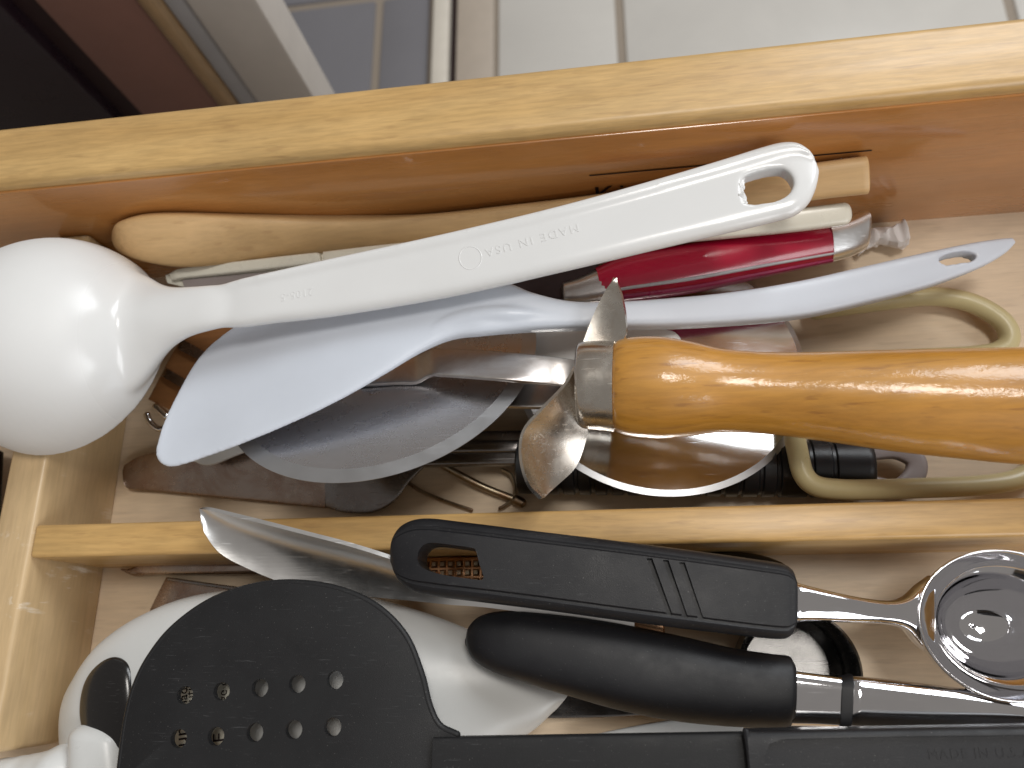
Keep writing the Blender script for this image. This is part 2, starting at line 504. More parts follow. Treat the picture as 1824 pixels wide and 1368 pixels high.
# ================================================================== DRAWER
RY, RT, RZ = 19.2, 3.0, 9.4          # inner face, thickness, height of the far board
dr = Thing('drawer', 'open maple kitchen drawer with wooden dividers, full of utensils', 'drawer')
# far board: rounded top in its own lighter piece, varnished inner face
fb = mesh(box(-60, 34, RY, RY + RT, -1.2, RZ), bevel=.35, seg=4)
i_front = dr.part('front_board', fb, M['front'])
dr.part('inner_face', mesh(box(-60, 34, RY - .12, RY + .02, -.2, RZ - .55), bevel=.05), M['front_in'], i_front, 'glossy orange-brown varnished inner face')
dr.part('bottom_panel', mesh(box(-60, 34, -26, RY + .1, -.9, 0.0)), M['ply'])
dr.part('divider', mesh(box(-25.4, 34, 3.62, 5.0, -.05, 5.0), bevel=.16, seg=3), M['div'])
yend = at(35, 1345, 5)[1]
dr.part('crosspiece', mesh(box(-27.25, -25.38, yend, RY - .15, -.05, 5.04), bevel=.22, seg=3), M['cross'])
dr.part('side_board', mesh(box(-61.5, -60, -26, RY + 2, -1.2, RZ), bevel=.2), M['front'])
dr.part('side_board', mesh(box(34, 36, -26, RY + 2, -1.2, RZ), bevel=.2), M['front'])
dr.part('back_board', mesh(box(-60, 34, -28, -26, -1.2, RZ), bevel=.2), M['front'])
# spoon's reflection drawn flat, low on the varnished face: dark lines and lettering
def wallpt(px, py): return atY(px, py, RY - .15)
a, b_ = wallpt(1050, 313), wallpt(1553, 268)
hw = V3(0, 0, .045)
dr.part('reflected_line', mesh(([a - hw, b_ - hw, b_ + hw, a + hw], [(0, 1, 2, 3)])), M['ink'], i_front)
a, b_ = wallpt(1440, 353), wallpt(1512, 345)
dr.part('reflected_line', mesh(([a - hw * .7, b_ - hw * .7, b_ + hw * .7, a + hw * .7], [(0, 1, 2, 3)])), M['ink'], i_front)
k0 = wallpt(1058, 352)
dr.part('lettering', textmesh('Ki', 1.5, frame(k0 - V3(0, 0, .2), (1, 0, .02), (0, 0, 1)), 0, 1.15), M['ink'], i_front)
dr.done()

# ================================================================== UPPER COMPARTMENT
# --- steel turner with ribbed black grip, lowest of all
t = Thing('metal_turner', 'tarnished steel turner with ribbed black rubber grip, lowest beside the middle divider', 'turner')
t.part('blade', body([(219, 838, 221, 862, .5, .5, .05), (226, 826, 232, 871, .6, .4, .07), (262, 809, 280, 875, .7, .35, .07), (330, 800, 350, 882, .8, .3, .07),
                      (430, 798, 440, 891, .8, .3, .07), (520, 800, 520, 899, .8, .3, .07), (580, 802, 580, 905, .8, .3, .07)], 7, 5), M['tarnished'])
t.part('neck', body([(578, 803, 582, 904, .85, .35, .09), (610, 806, 615, 913, .9, .6, .09), (650, 806, 665, 913, 1.0, .8, .09), (690, 800, 702, 893, 1.1, 1.0, .09), (720, 790, 728, 860, 1.2, 1.1, .09), (760, 775, 755, 832, 1.3, 1.2, .09)], 7, 5), M['darksteel'])
sh = [V3(*at(745, 800, 1.2)), V3(*at(930, 800, 1.3))]
t.part('shank', body([(735, 772, 735, 832, 1.25, 1.25, .25), (830, 770, 830, 830, 1.3, 1.3, .25), (935, 768, 935, 829, 1.3, 1.3, .25)], 8, 3), M['darksteel'])
t.part('shank_rib', body([(740, 785, 740, 808, 1.62, 1.62, .14), (935, 784, 935, 806, 1.65, 1.65, .14)], 3, 4, .05, .05), M['darksteel'], 2)
# grip with ring grooves
gA, gB = at(921, 830, 1.25), at(1548, 834, 1.2)
prof = []; L = np.linalg.norm(gB - gA)
s = 0.0; prof += [(0.02, 0), (.9, .02), (1.22, .12)]
def rib(r, p, w=.2):
    return [(r, p - w), (r - .09, p - w * .5), (r - .10, p + w * .5), (r, p + w)]
rr = lambda h: 1.25 - .0 * h
hs = [1.3, 2.0, 2.7, 3.4, 4.1, 4.8, 5.5, 7.4, 8.1, 8.9, 9.6, 10.4, 11.1, 12.4, 13.3]
for h in hs:
    if h < L - .4: prof += rib(1.25, h, .12)
prof += [(1.25, L - .3), (1.22, L - .05), (1.15, L), (.02, L)]
t.part('grip', mesh(lathe(prof, gA, gB - gA, 40), 50), M['rubber'])
ring = [at(1535, 805, .9), at(1590, 800, .8), at(1626, 815, .75), at(1632, 838, .75), at(1615, 862, .8), at(1590, 872, .85), at(1535, 862, .95)]
Q = catmull(ring, 6)
tan = np.gradient(Q, axis=0); sd = np.array([nrm(np.cross(UP, v)) for v in tan])
t.part('hanging_loop', loft(Q - sd * .42, Q + sd * .42, np.full(len(Q), .22), superprof(4, 20)), M['grey_plastic'])
t.done()

# --- rusty wire tool
t = Thing('wire_tool', 'rusty thin metal rod with wire loops, on the drawer bottom beside the divider', 'wire tool')
t.part('rod', tube_pts([at(770, 818, .9), at(850, 862, .5), at(918, 890, .3)], .17, 10), M['wire'])
t.part('knob', tube_pts([at(918, 890, .3), at(930, 896, .3)], .24, 10), M['wire'])
t.part('wire', tube_pts([at(895, 836, .5), at(910, 846, .45), at(917, 866, .4), at(914, 886, .35), at(903, 898, .3), at(890, 906, .3)], .08, 8), M['wire'])
t.part('wire', tube_pts([at(715, 850, .5), at(745, 872, .3), at(780, 888, .2), at(840, 909, .15)], .09, 8), M['wire'])
t.done()

# --- brown wooden stick with chrome end under the ladle neck
t = Thing('wooden_stick', 'brown wooden stick with chrome end, glimpsed between ladle bowl and pale spatula', 'stick')
t.part('shaft', body([(268, 712, 322, 738, 1.6, 1.6, .35), (330, 600, 385, 640, 2.0, 2.0, .35), (395, 545, 450, 600, 2.4, 2.4, .35)], 4, 6), M['brownwood'])
t.part('band', body([(318, 622, 372, 650, 2.15, 2.15, .33), (326, 604, 382, 636, 2.2, 2.2, .33)], 4, 3), M['tarnished'])
t.part('band', body([(291, 670, 342, 700, 2.0, 2.0, .33), (298, 655, 350, 686, 2.05, 2.05, .33)], 4, 3), M['tarnished'])
t.part('chrome_ring', tube_pts([at(262, 738, 1.7), at(268, 752, 1.6), at(284, 764, 1.5), at(300, 756, 1.5), at(296, 738, 1.7)], .16, 10), M['chrome'])
t.part('chrome_cap', tube_pts([at(278, 724, 2.0), at(298, 742, 1.9)], .2, 10), M['chrome'])
t.done()

# --- wooden spoon leaning along the far board
t = Thing('wooden_spoon', 'long pale wooden spoon lying along the far board of the drawer', 'wooden spoon')
yw = RY - .35
def wp(px, py): return atY(px, py, yw)
stn = [((209, 402), (206, 428), .25), ((224, 390), (224, 450), .40), ((262, 381), (272, 467), .48), ((330, 379), (345, 475), .52), ((450, 383), (460, 461), .52), ((600, 387), (610, 448), .5),
       ((760, 381), (765, 437), .5), ((900, 366), (905, 425), .52), ((1050, 348), (1053, 410), .55), ((1250, 318), (1254, 384), .58), ((1450, 290), (1454, 356), .58), ((1540, 278), (1543, 346), .57)]
A = []; B = []; T = []
for i_, ((ax, ay), (bx, by), th_) in enumerate(stn):
    p = wp(ax, ay); A.append(p); B.append(at(bx, by, max(p[2] - (1.5 if i_ < 6 else .8), .7))); T.append([th_])
t.part('blade_and_handle', loft(catmull(A, 8), catmull(B, 8), catmull(T, 8)[:, 0], superprof(3.6, 40), .08, .12), M['spoonwood'])
t.done()

# --- white plastic scraper below both wheels
t = Thing('white_scraper', 'white plastic scraper wedged between the two steel wheels', 'scraper')
t.part('blade', body([(338, 806, 345, 822, 1.5, 1.5, .1), (365, 775, 375, 829, 1.6, 1.6, .12), (420, 755, 435, 806, 1.8, 1.8, .12), (520, 715, 535, 775, 2.0, 2.0, .15), (640, 670, 650, 730, 2.3, 2.3, .2)], 5, 5), M['white_soft'])
t.part('handle', body([(630, 672, 640, 730, 2.3, 2.3, .2), (760, 630, 770, 690, 2.6, 2.6, .22), (900, 598, 905, 653, 2.65, 2.65, .24), (980, 592, 985, 650, 3.1, 3.1, .25), (1060, 588, 1065, 648, 3.6, 3.6, .25), (1160, 586, 1164, 646, 4.0, 4.0, .25), (1192, 590, 1194, 644, 4.1, 4.1, .25)], 5, 5, 0, .55), M['white_bright'])
t.done()

# --- right-hand mirror wheel
def wheel(th_, c, n, Rr, mat, hub=True, bev=.45, t0=.09):
    n = nrm(np.asarray(n, float))
    th_.part('wheel', mesh(lathe([(.01, -t0), (Rr - bev, -t0), (Rr - bev, t0), (.01, t0)], c, n, 128), 25), mat)
    i = len(th_.parts) - 1
    th_.part('cutting_edge', mesh(lathe([(Rr - bev - .01, -t0), (Rr, -.012), (Rr, .012), (Rr - bev - .01, t0), (Rr - bev - .02, t0 - .02), (Rr - bev - .02, -t0 + .02)], c, n, 128), 25), M['edge'], i)
t = Thing('round_cutter', 'mirror-bright round steel cutter wheel lying under the wooden handle', 'cutter')
sc_ = (35.5 - 2.0) / (35.5 - 2.8)
c1 = V3(1.413 * sc_, 11.693 * sc_, 2.0)
wheel(t, c1, (.124, .209, 1), 6.267 * sc_, M['mirror'], bev=.26)
t.part('hub', mesh(lathe([(.01, .05), (.7, .05), (.7, .35), (.5, .45), (.01, .45)], c1, (.124, .209, 1), 32)), M['steel'])
t.done()

# --- beige vinyl-coated loop handles
t = Thing('loop_handled_tool', 'beige vinyl loop handles of a tool at the right, under wooden handle', 'tongs')
t.part('loop_handle', tube_pts([at(1452, 553, 1.0), at(1560, 538, .8), at(1655, 528, .8), at(1725, 538, .8), at(1778, 566, .75), at(1798, 597, .7), at(1784, 622, .65), at(1735, 633, .6), at(1600, 640, .6), at(1470, 655, .8)], .43, 16), M['beige'])
t.part('loop_handle', tube_pts([at(1462, 672, 1.9), at(1420, 700, 2.7), at(1414, 760, 3.0), at(1422, 810, 3.15), at(1432, 846, 3.1), at(1455, 866, 3.0), at(1500, 872, 2.8), at(1560, 872, 2.4), at(1620, 870, 1.8), at(1740, 865, 1.0), at(1815, 852, .7), at(1862, 815, .6), at(1868, 760, .6), at(1800, 712, .6), at(1560, 690, .7)], .42, 16), M['beige'])
t.part('pivot', tube_pts([at(1475, 655, .6), at(1475, 655, 1.9)], .5, 12), M['tarnished'])
t.done()

# --- cream plastic tool
t = Thing('cream_slotted_tool', 'cream plastic kitchen tool under the white ladle, rounded end showing', 'kitchen tool')
t.part('head', body([(296, 490, 300, 505, 4.3, 4.2, .08), (340, 478, 345, 515, 4.4, 4.1, .1), (440, 466, 448, 530, 4.5, 4.0, .1), (560, 455, 566, 520, 4.5, 4.1, .1), (585, 455, 590, 500, 4.5, 4.2, .12)], 6, 5), M['cream'])
t.part('raised_rim', body([(304, 487, 308, 500, 4.5, 4.45, .1), (330, 478, 334, 496, 4.6, 4.5, .2), (440, 465, 444, 485, 4.65, 4.55, .22), (555, 452, 559, 472, 4.65, 4.55, .22), (570, 452, 573, 470, 4.65, 4.55, .2)], 4, 5, .05, .05), M['cream'], 0)
t.part('shaded_inside', body([(325, 499, 330, 514, 4.42, 4.32, .05), (440, 488, 446, 522, 4.48, 4.25, .05), (520, 482, 525, 508, 4.5, 4.3, .05)], 5, 4), M['grey_plastic'], 0)  # shadow inside the head, laid in as a grey panel
t.part('handle', body([(578, 450, 584, 490, 4.6, 4.5, .25), (700, 436, 706, 478, 4.6, 4.5, .28), (950, 412, 955, 452, 4.6, 4.4, .3), (1200, 392, 1204, 432, 4.5, 4.3, .32), (1400, 374, 1403, 414, 4.6, 4.3, .34), (1500, 362, 1503, 402, 4.6, 4.3, .35)], 4, 6, .05, .35), M['cream'])
t.done()

# --- red handled knife with silver cap
t = Thing('red_handled_peeler', 'crimson handled tool with silver stripe and silver end cap, under white ladle', 'peeler')
rs = [(1058, 478, 1068, 540, 3.7, 3.2, .75), (1110, 456, 1120, 536, 3.6, 3.0, .85), (1220, 434, 1230, 521, 3.4, 2.7, .9), (1340, 418, 1348, 496, 3.1, 2.4, .9), (1470, 402, 1474, 469, 2.7, 2.0, .8)]
t.part('handle', body(rs, 2.6, 8), M['red'])
def along(st, f0, f1, dz=0):
    """strip lying on a traced body between width fractions f0 and f1"""
    out = []
    for s_ in st:
        g = lambda f: (s_[0] + (s_[2] - s_[0]) * f, s_[1] + (s_[3] - s_[1]) * f, s_[4] + (s_[5] - s_[4]) * f)
        p, q = g(f0), g(f1)
        out.append((p[0], p[1], q[0], q[1], p[2] + dz, q[2] + dz))
    return out
ss = along(rs, .70, .82)
t.part('stripe', body([s_ + (T_,) for s_, T_ in zip(ss, (.73, .83, .89, .89, .79))], 3, 8), M['silver_stripe'])
ss = along(rs, .83, 1.015)
t.part('lower_grip', body([s_ + (T_,) for s_, T_ in zip(ss, (.58, .66, .70, .70, .62))], 2.6, 8), M['magenta'])
t.part('end_cap', body([(1466, 401, 1470, 470, 2.72, 2.0, .83), (1505, 391, 1508, 459, 2.55, 1.85, .76), (1538, 376, 1532, 447, 2.45, 1.75, .66)], 3.2, 6, .02, .1), M['spoonsteel'])
t.part('bolster', body([(1002, 505, 1004, 540, 4.0, 3.8, .4), (1030, 495, 1034, 542, 3.9, 3.5, .55), (1070, 476, 1078, 540, 3.7, 3.2, .72)], 2.6, 6, .1, 0), M['brushed'])
t.part('blade', body([(800, 498, 804, 545, 4.0, 4.0, .05), (900, 478, 905, 530, 4.0, 4.0, .08), (985, 470, 1000, 538, 4.0, 3.8, .1), (1065, 458, 1064, 530, 3.9, 3.6, .1)], 5, 5), M['blackblade'])
t.done()

# --- twist of white paper
rng = np.random.default_rng(3)
def crumple(st, amp, n=2.2, sub=6, cap0=.1, cap1=.1, fr=2.2):
    vs, fs = body(st, n, sub, cap0, cap1, k=22)
    vs = np.array(vs)
    f = rng.normal(size=(9, 3)) * fr; ph = rng.uniform(0, 6, 9)
    for i in range(9):
        d = rng.normal(size=3)
        vs = vs + amp / (1 + i * .25) * np.outer(np.sign(np.sin(vs @ f[i] * (1 + .4 * i) + ph[i])) * np.abs(np.sin(vs @ f[i] * (1 + .4 * i) + ph[i])) ** .6, d) * .4
    return [tuple(v) for v in vs], fs
t = Thing('paper_twist', 'crumpled twist of white paper past the silver end of crimson tool', 'paper')
t.part('twist', mesh(crumple([(1525, 430, 1528, 452, .5, .4, .25), (1545, 418, 1548, 440, .6, .4, .3), (1570, 405, 1575, 440, .8, .5, .45), (1595, 398, 1600, 440, .9, .5, .5), (1606, 392, 1616, 440, .9, .5, .55)], .09, 3, 9), 25), M['paper'])
t.done()

# --- pizza cutter: big wheel, fork, guard, ferrule, wooden handle
t = Thing('pizza_cutter', 'large pizza cutter with varnished wooden handle, twisted metal guard and big steel wheel', 'pizza cutter')
sc_ = (35.5 - 4.0) / (35.5 - 3.6)
c0 = V3(-10.862 * sc_, 12.233 * sc_, 4.0); n0 = nrm(V3(-.035, .526, 1))
wheel(t, c0, n0, 7.076 * sc_, M['disc'], bev=.62)
wi = 0
hub = mesh(lathe([(.01, -.55), (.75, -.55), (.75, .6), (.6, .72), (.01, .75)], c0, n0, 32)); t.part('hub', hub, M['steel'])
def on_wheel(px, py, off):
    w = ray(px, py); o = V3(0, 0, H); s_ = ((c0 + n0 * off - o) @ n0) / (w @ n0); return o + w * s_
def strip(pairs, T_, sub=5, n=8):
    A = catmull([p[0] for p in pairs], sub); B = catmull([p[1] for p in pairs], sub)
    return loft(A, B, np.full(len(A), T_), superprof(n, 28))
t.part('fork_arm', strip([(on_wheel(640, 640, .22), on_wheel(640, 688, .22)), (on_wheel(700, 640, .22), on_wheel(705, 684, .22)), (on_wheel(738, 633, .25), on_wheel(740, 683, .25)), (on_wheel(760, 627, .55), on_wheel(765, 671, .55)),
                           (on_wheel(785, 623, .75), on_wheel(790, 670, .75)), (on_wheel(900, 629, .8), on_wheel(900, 678, .8)), (at(1015, 640, 5.6), at(1010, 689, 5.4)), (at(1050, 650, 6.0), at(1050, 692, 5.8))], .1), M['brushed'])
t.part('fork_arm', strip([(on_wheel(690, 655, -.3), on_wheel(690, 700, -.3)), (on_wheel(770, 660, -.5), on_wheel(775, 712, -.5)), (on_wheel(860, 676, -.7), on_wheel(862, 722, -.7)), (on_wheel(960, 682, -.6), on_wheel(960, 727, -.6)), (at(1040, 672, 5.0), at(1040, 720, 4.9))], .1), M['brushed'])
GS = [((1094, 495), (1098, 496), 7.2, 7.1), ((1078, 520), (1109, 530), 6.9, 7.1), ((1058, 560), (1115, 565), 6.8, 7.1), ((1042, 600), (1114, 600), 6.8, 6.9), ((1030, 635), (1085, 640), 7.0, 6.6), ((1020, 660), (1045, 668), 7.2, 6.6),
      ((1003, 688), (1036, 715), 7.3, 6.4), ((965, 728), (1046, 762), 7.4, 5.6), ((932, 768), (1040, 792), 7.3, 5.2), ((927, 815), (1024, 832), 7.0, 5.0), ((940, 862), (992, 864), 6.5, 5.3), ((963, 888), (968, 887), 6.0, 5.8)]
A = catmull([at(*p[0], p[2]) for p in GS], 6); B = catmull([at(*p[1], p[3]) for p in GS], 6)
# curve the sheet a little across its width
vs = []; fs = []; kk = 9; nA = len(A)
for i in range(nA):
    tdir = nrm(A[min(i + 1, nA - 1)] - A[max(i - 1, 0)]); w = B[i] - A[i]; nn = nrm(np.cross(w, tdir)) if np.linalg.norm(w) > .05 else UP
    if nn[2] < 0: nn = -nn
    for j in range(kk):
        f = j / (kk - 1); vs.append(A[i] + w * f - nn * .12 * np.linalg.norm(w) * 4 * f * (1 - f) * .5)
for i in range(nA - 1):
    for j in range(kk - 1): fs.append((i * kk + j, i * kk + j + 1, (i + 1) * kk + j + 1, (i + 1) * kk + j))
def solid(vf, th_, smooth=50, sub=0):
    o = tmp(mesh(vf, 0)); m = o.modifiers.new('s', 'SOLIDIFY'); m.thickness = th_ * U; m.offset = 0
    if sub: q = o.modifiers.new('u', 'SUBSURF'); q.levels = sub
    out = evalmesh(o); bpy.data.objects.remove(o, do_unlink=True); finish_shade(out, smooth); return out
t.part('guard', solid((vs, fs), .14), M['guard'])
# round handle traced by its two outlines
hz = lambda x: 6.1 + .0004 * (x - 1060)
def turned(pairs, mat, name, sub=6, cap0=.05, cap1=.05):
    A = []; B = []
    for x0, y0, x1, y1 in pairs:
        z = hz((x0 + x1) / 2); A.append(at(x0, y0, z)); B.append(at(x1, y1, z))
    A = catmull(A, sub); B = catmull(B, sub); T_ = np.linalg.norm(B - A, axis=1) / 2
    t.part(name, mesh(loft(A, B, T_, superprof(2, 48), cap0, cap1), 55), mat)
turned([(1027, 640, 1027, 735), (1031, 618, 1030, 755), (1040, 613, 1040, 761), (1060, 612, 1059, 763), (1080, 612, 1078, 765), (1096, 613, 1093, 768)], M['guard'], 'ferrule', 4)
t.parts[-1][4] = 'shiny nickel ferrule'
turned([(1093, 622, 1090, 758), (1102, 612, 1099, 768), (1130, 606, 1126, 775), (1180, 606, 1176, 779), (1230, 614, 1226, 775), (1290, 626, 1288, 768), (1380, 632, 1378, 772), (1480, 631, 1480, 785), (1600, 628, 1600, 802), (1720, 626, 1720, 815), (1850, 625, 1850, 826), (1990, 630, 1990, 825), (2060, 650, 2060, 805)], M['handlewood'], 'handle', 7, .05, .9)
t.done()

# --- pale lavender spatula on top of the wheel
t = Thing('pale_spatula', 'pale lavender plastic spatula with long curved handle under the white ladle', 'spatula')
LS = [(280, 792, 278, 812, 6.3, 6.4, .07), (290, 760, 287, 826, 6.1, 6.45, .10), (312, 712, 312, 831, 5.8, 6.5, .12), (350, 645, 370, 813, 5.5, 6.6, .13), (392, 602, 440, 787, 5.4, 6.8, .14),
      (462, 556, 540, 744, 5.6, 6.85, .16), (550, 524, 620, 704, 5.85, 6.8, .19), (640, 508, 690, 663, 6.05, 6.7, .22), (728, 502, 750, 627, 6.2, 6.55, .27), (800, 501, 805, 604, 6.3, 6.4, .33), (860, 506, 862, 597, 6.35, 6.3, .38),
      (905, 507, 905, 593, 6.25, 6.15, .42), (950, 525, 950, 590, 6.1, 6.0, .45), (1010, 539, 1010, 588, 5.8, 5.7, .46), (1080, 541, 1080, 586, 5.5, 5.4, .46), (1180, 535, 1182, 585, 5.1, 5.0, .45), (1300, 523, 1304, 579, 4.7, 4.55, .44),
      (1420, 503, 1428, 567, 4.3, 4.1, .42), (1540, 476, 1552, 540, 3.9, 3.7, .40), (1640, 453, 1655, 512, 3.6, 3.4, .37), (1720, 436, 1740, 480, 3.4, 3.2, .33), (1772, 428, 1785, 455, 3.2, 3.1, .28), (1800, 425, 1805, 436, 3.1, 3.05, .2)]
sp = mesh(body(LS, 4.5, 7, .03, .05, k=48), 50)
hole = [at(x, y, 3.4) for x, y in ((1664, 472), (1672, 464), (1690, 457), (1712, 453), (1730, 455), (1736, 460), (1728, 468), (1705, 473), (1680, 478))]
hole = list(catmull(hole + hole[:1], 5)[:-1])
sp = cut(sp, [prism(hole, -3, 3)], 45)
rib_st = [(690, 652, 694, 660, 6.6, 6.6, .04), (735, 604, 745, 622, 6.6, 6.55, .12), (790, 564, 800, 592, 6.6, 6.5, .2), (850, 546, 856, 580, 6.5, 6.4, .34), (910, 545, 912, 578, 6.35, 6.25, .42), (980, 554, 980, 578, 5.95, 5.85, .46), (1050, 560, 1050, 578, 5.6, 5.5, .42), (1120, 560, 1120, 576, 5.3, 5.2, .38)]
rb = mesh(body(rib_st, 2.2, 8, .1, .1, k=28), 0)
bm = bmesh.new()
for m_ in (sp, rb): bm.from_mesh(m_)
jm = bpy.data.meshes.new('spatula'); bm.to_mesh(jm); bm.free()
t.part('blade_and_handle', remesh(jm, .07, 6, .5), M['lav'])
t.done()

# --- white ladle, topmost
t = Thing('white_ladle', 'glossy white plastic ladle lying upside down across all the other utensils', 'ladle')
bc = at(113, 620, 5.4); Rb = 4.98
prof = [(.01, Rb * .98)]
for i in range(1, 25):
    a = math.radians(90 * i / 24)
    prof.append((Rb * math.sin(a), Rb * .98 * math.cos(a)))
prof += [(Rb + .02, -.15), (Rb - .14, -.2)]
for i in range(24, 0, -1):
    a = math.radians(90 * i / 24)
    prof.append(((Rb - .22) * math.sin(a), (Rb - .22) * .98 * math.cos(a)))
prof += [(.01, (Rb - .22) * .98)]
bowl = lathe(prof, bc, UP, 72)
HS = [(325, 540, 327, 566, 7.2, 7.15, .08), (365, 520, 367, 580, 7.4, 7.35, .22), (415, 503, 417, 584, 7.54, 7.46, .36), (480, 490, 482, 575, 7.6, 7.5, .42), (600, 463, 604, 561, 7.6, 7.5, .42),
      (800, 419, 806, 527, 7.7, 7.6, .42), (1000, 371, 1006, 482, 7.8, 7.7, .42), (1180, 321, 1192, 438, 7.85, 7.75, .42), (1290, 288, 1312, 410, 7.9, 7.8, .42), (1350, 269, 1380, 394, 7.9, 7.8, .42), (1388, 259, 1416, 383, 7.9, 7.85, .41), (1415, 259, 1438, 366, 7.9, 7.85, .40), (1434, 269, 1450, 346, 7.9, 7.85, .38), (1446, 281, 1456, 326, 7.9, 7.85, .34), (1453, 295, 1458, 312, 7.9, 7.88, .28)]
ha = at(420, 541, 7.5) - bc; ha[2] = 0; ha = nrm(ha); hs_ = np.cross(UP, ha)
NK = [(2.4, 3.1, 6.5, 2.25, 1.5), (3.4, 3.1, 6.2, 2.15, 1.5), (4.2, 2.8, 6.15, 1.80, 1.5), (4.9, 2.32, 6.4, 1.42, 1.55), (5.5, 1.86, 6.72, 1.12, 1.65), (6.3, 1.42, 7.06, .80, 1.85), (7.3, 1.16, 7.34, .53, 2.2), (8.4, 1.04, 7.44, .42, 2.6), (9.6, .90, 7.40, .30, 2.6), (10.8, .7, 7.3, .15, 2.6)]
rings = []
for r_, w_, z_, T__, e_ in catmull(NK, 7):
    rings.append([V3(bc[0], bc[1], z_) + ha * r_ + hs_ * (w_ * u_) + UP * (T__ * v_) for u_, v_ in superprof(e_, 44)])
neck = rings_mesh(rings)
# flat back with a raised border
lp = []
top = [(-1, 0), (-.99, .45), (-.95, .80), (-.88, .98), (-.76, 1.0), (-.66, .92), (-.57, .78), (-.48, .72), (-.2, .73), (.2, .74), (.5, .74), (.68, .72), (.82, .62), (.93, .40), (.99, .15), (1, 0)]
bot = [(.98, -.4), (.9, -.85), (.8, -1), (.4, -1), (0, -1), (-.4, -1), (-.8, -1), (-.92, -.9), (-.99, -.45)]
lp = top + bot
A = catmull([at(s_[0], s_[1], s_[4]) for s_ in HS], 9); B = catmull([at(s_[2], s_[3], s_[5]) for s_ in HS], 9); T_ = catmull([[s_[6]] for s_ in HS], 9)[:, 0]
hv = loft(A, B, T_, lp, .1, .05, up=UP)
hole = [at(x, y, 8.0) for x, y in ((1322, 352), (1320, 332), (1325, 318), (1345, 310), (1375, 303), (1395, 304), (1408, 316), (1412, 332), (1404, 348), (1385, 359), (1355, 365), (1330, 365))]
hole = list(catmull(hole + hole[:1], 5)[:-1])
hm = cut(mesh(hv, 0), [prism(hole, -3, 3)], 0)
rimtube = mesh(tube_pts([p + UP * -.08 + nrm(p - np.mean(hole, axis=0)) * .2 for p in hole[::2]], .19, 10, 3, True), 0)
hb = mesh(bowl, 0)
bm = bmesh.new()
for m_ in (hm, hb, rimtube, mesh(neck, 0)): bm.from_mesh(m_)
jm = bpy.data.meshes.new('ladle'); bm.to_mesh(jm); bm.free()
lm = remesh(jm, .065, 14, .5)
# melt the neck into the bowl
o_ = tmp(lm); vg = o_.vertex_groups.new(name='neck')
for v in lm.vertices:
    p_ = np.array(v.co) / U - bc; r_ = p_ @ ha; q_ = abs(p_ @ hs_)
    if p_[2] > -.1 and 1.8 < r_ < 10.5:
        w_ = min(1, (r_ - 1.8) / 1.4) * min(1, (10.5 - r_) / 1.5) * min(1, max(0, (p_[2] + .1) / 1.0))
        if w_ > .01: vg.add([v.index], w_, 'REPLACE')
sm_ = o_.modifiers.new('s', 'SMOOTH'); sm_.iterations = 90; sm_.factor = .5; sm_.vertex_group = 'neck'
lm2 = evalmesh(o_); bpy.data.objects.remove(o_, do_unlink=True); finish_shade(lm2, 0)
t.part('bowl_and_handle', lm2, M['white'])
def on_handle(px, py): return at(px, py, 7.66 + .24 + .00025 * (px - 600))
o_ = on_handle(1030, 400); x_ = on_handle(905, 434) - o_; y_ = on_handle(1034, 420) - o_
t.part('embossed_lettering', drape(textmesh('MADE IN USA', .5, frame(o_, x_, y_), .03, 1.3), t.parts[0][1], .014), M['white'], 0)
t.parts[-1][1].shade_flat()
o_ = on_handle(557, 512); x_ = on_handle(495, 525) - o_; y_ = on_handle(560, 530) - o_
t.part('embossed_lettering', drape(textmesh('2105-5', .46, frame(o_, x_, y_), .03, 1.1), t.parts[0][1], .012), M['white'], 0)
t.parts[-1][1].shade_flat()
ring_ = [at(838 + 20 * math.cos(a_), 460 + 20 * math.sin(a_), 7.95) for a_ in np.linspace(0, 6.283, 25)[:-1]]
t.part('moulding_mark', drape(mesh(tube_pts(ring_, .035, 6, 2, True), 0), t.parts[0][1], .008), M['white'], 0)
t.part('torn_edge', mesh(crumple([(1312, 322, 1326, 318, 8.05, 8.05, .05), (1308, 334, 1325, 334, 8.06, 8.05, .09), (1312, 350, 1328, 350, 8.06, 8.05, .09), (1318, 362, 1332, 363, 8.05, 8.05, .05)], .07, 2.2, 8, .04, .04, 4.0), 25), M['white'], 0)
t.done()

# --- black tool in the left compartment
t = Thing('black_utensil', 'black utensil edge at far left outside the wooden crosspiece', 'utensil')
t.part('body', body([(-160, 780, -25, 790, 3, 3.5, .6), (-160, 900, -18, 900, 3, 3.5, .6), (-160, 1050, -20, 1050, 3, 3.5, .6), (-160, 1200, -30, 1200, 3, 3.5, .6)], 3, 5, .4, .4), M['black'])
t.part('bar', body([(-60, 800, 4, 806, 1.2, 1.2, .3), (-70, 1000, -4, 1000, 1.2, 1.2, .3), (-70, 1230, -14, 1230, 1.2, 1.2, .3)], 3, 5, .2, .2), M['gloss_black'])
t.done()

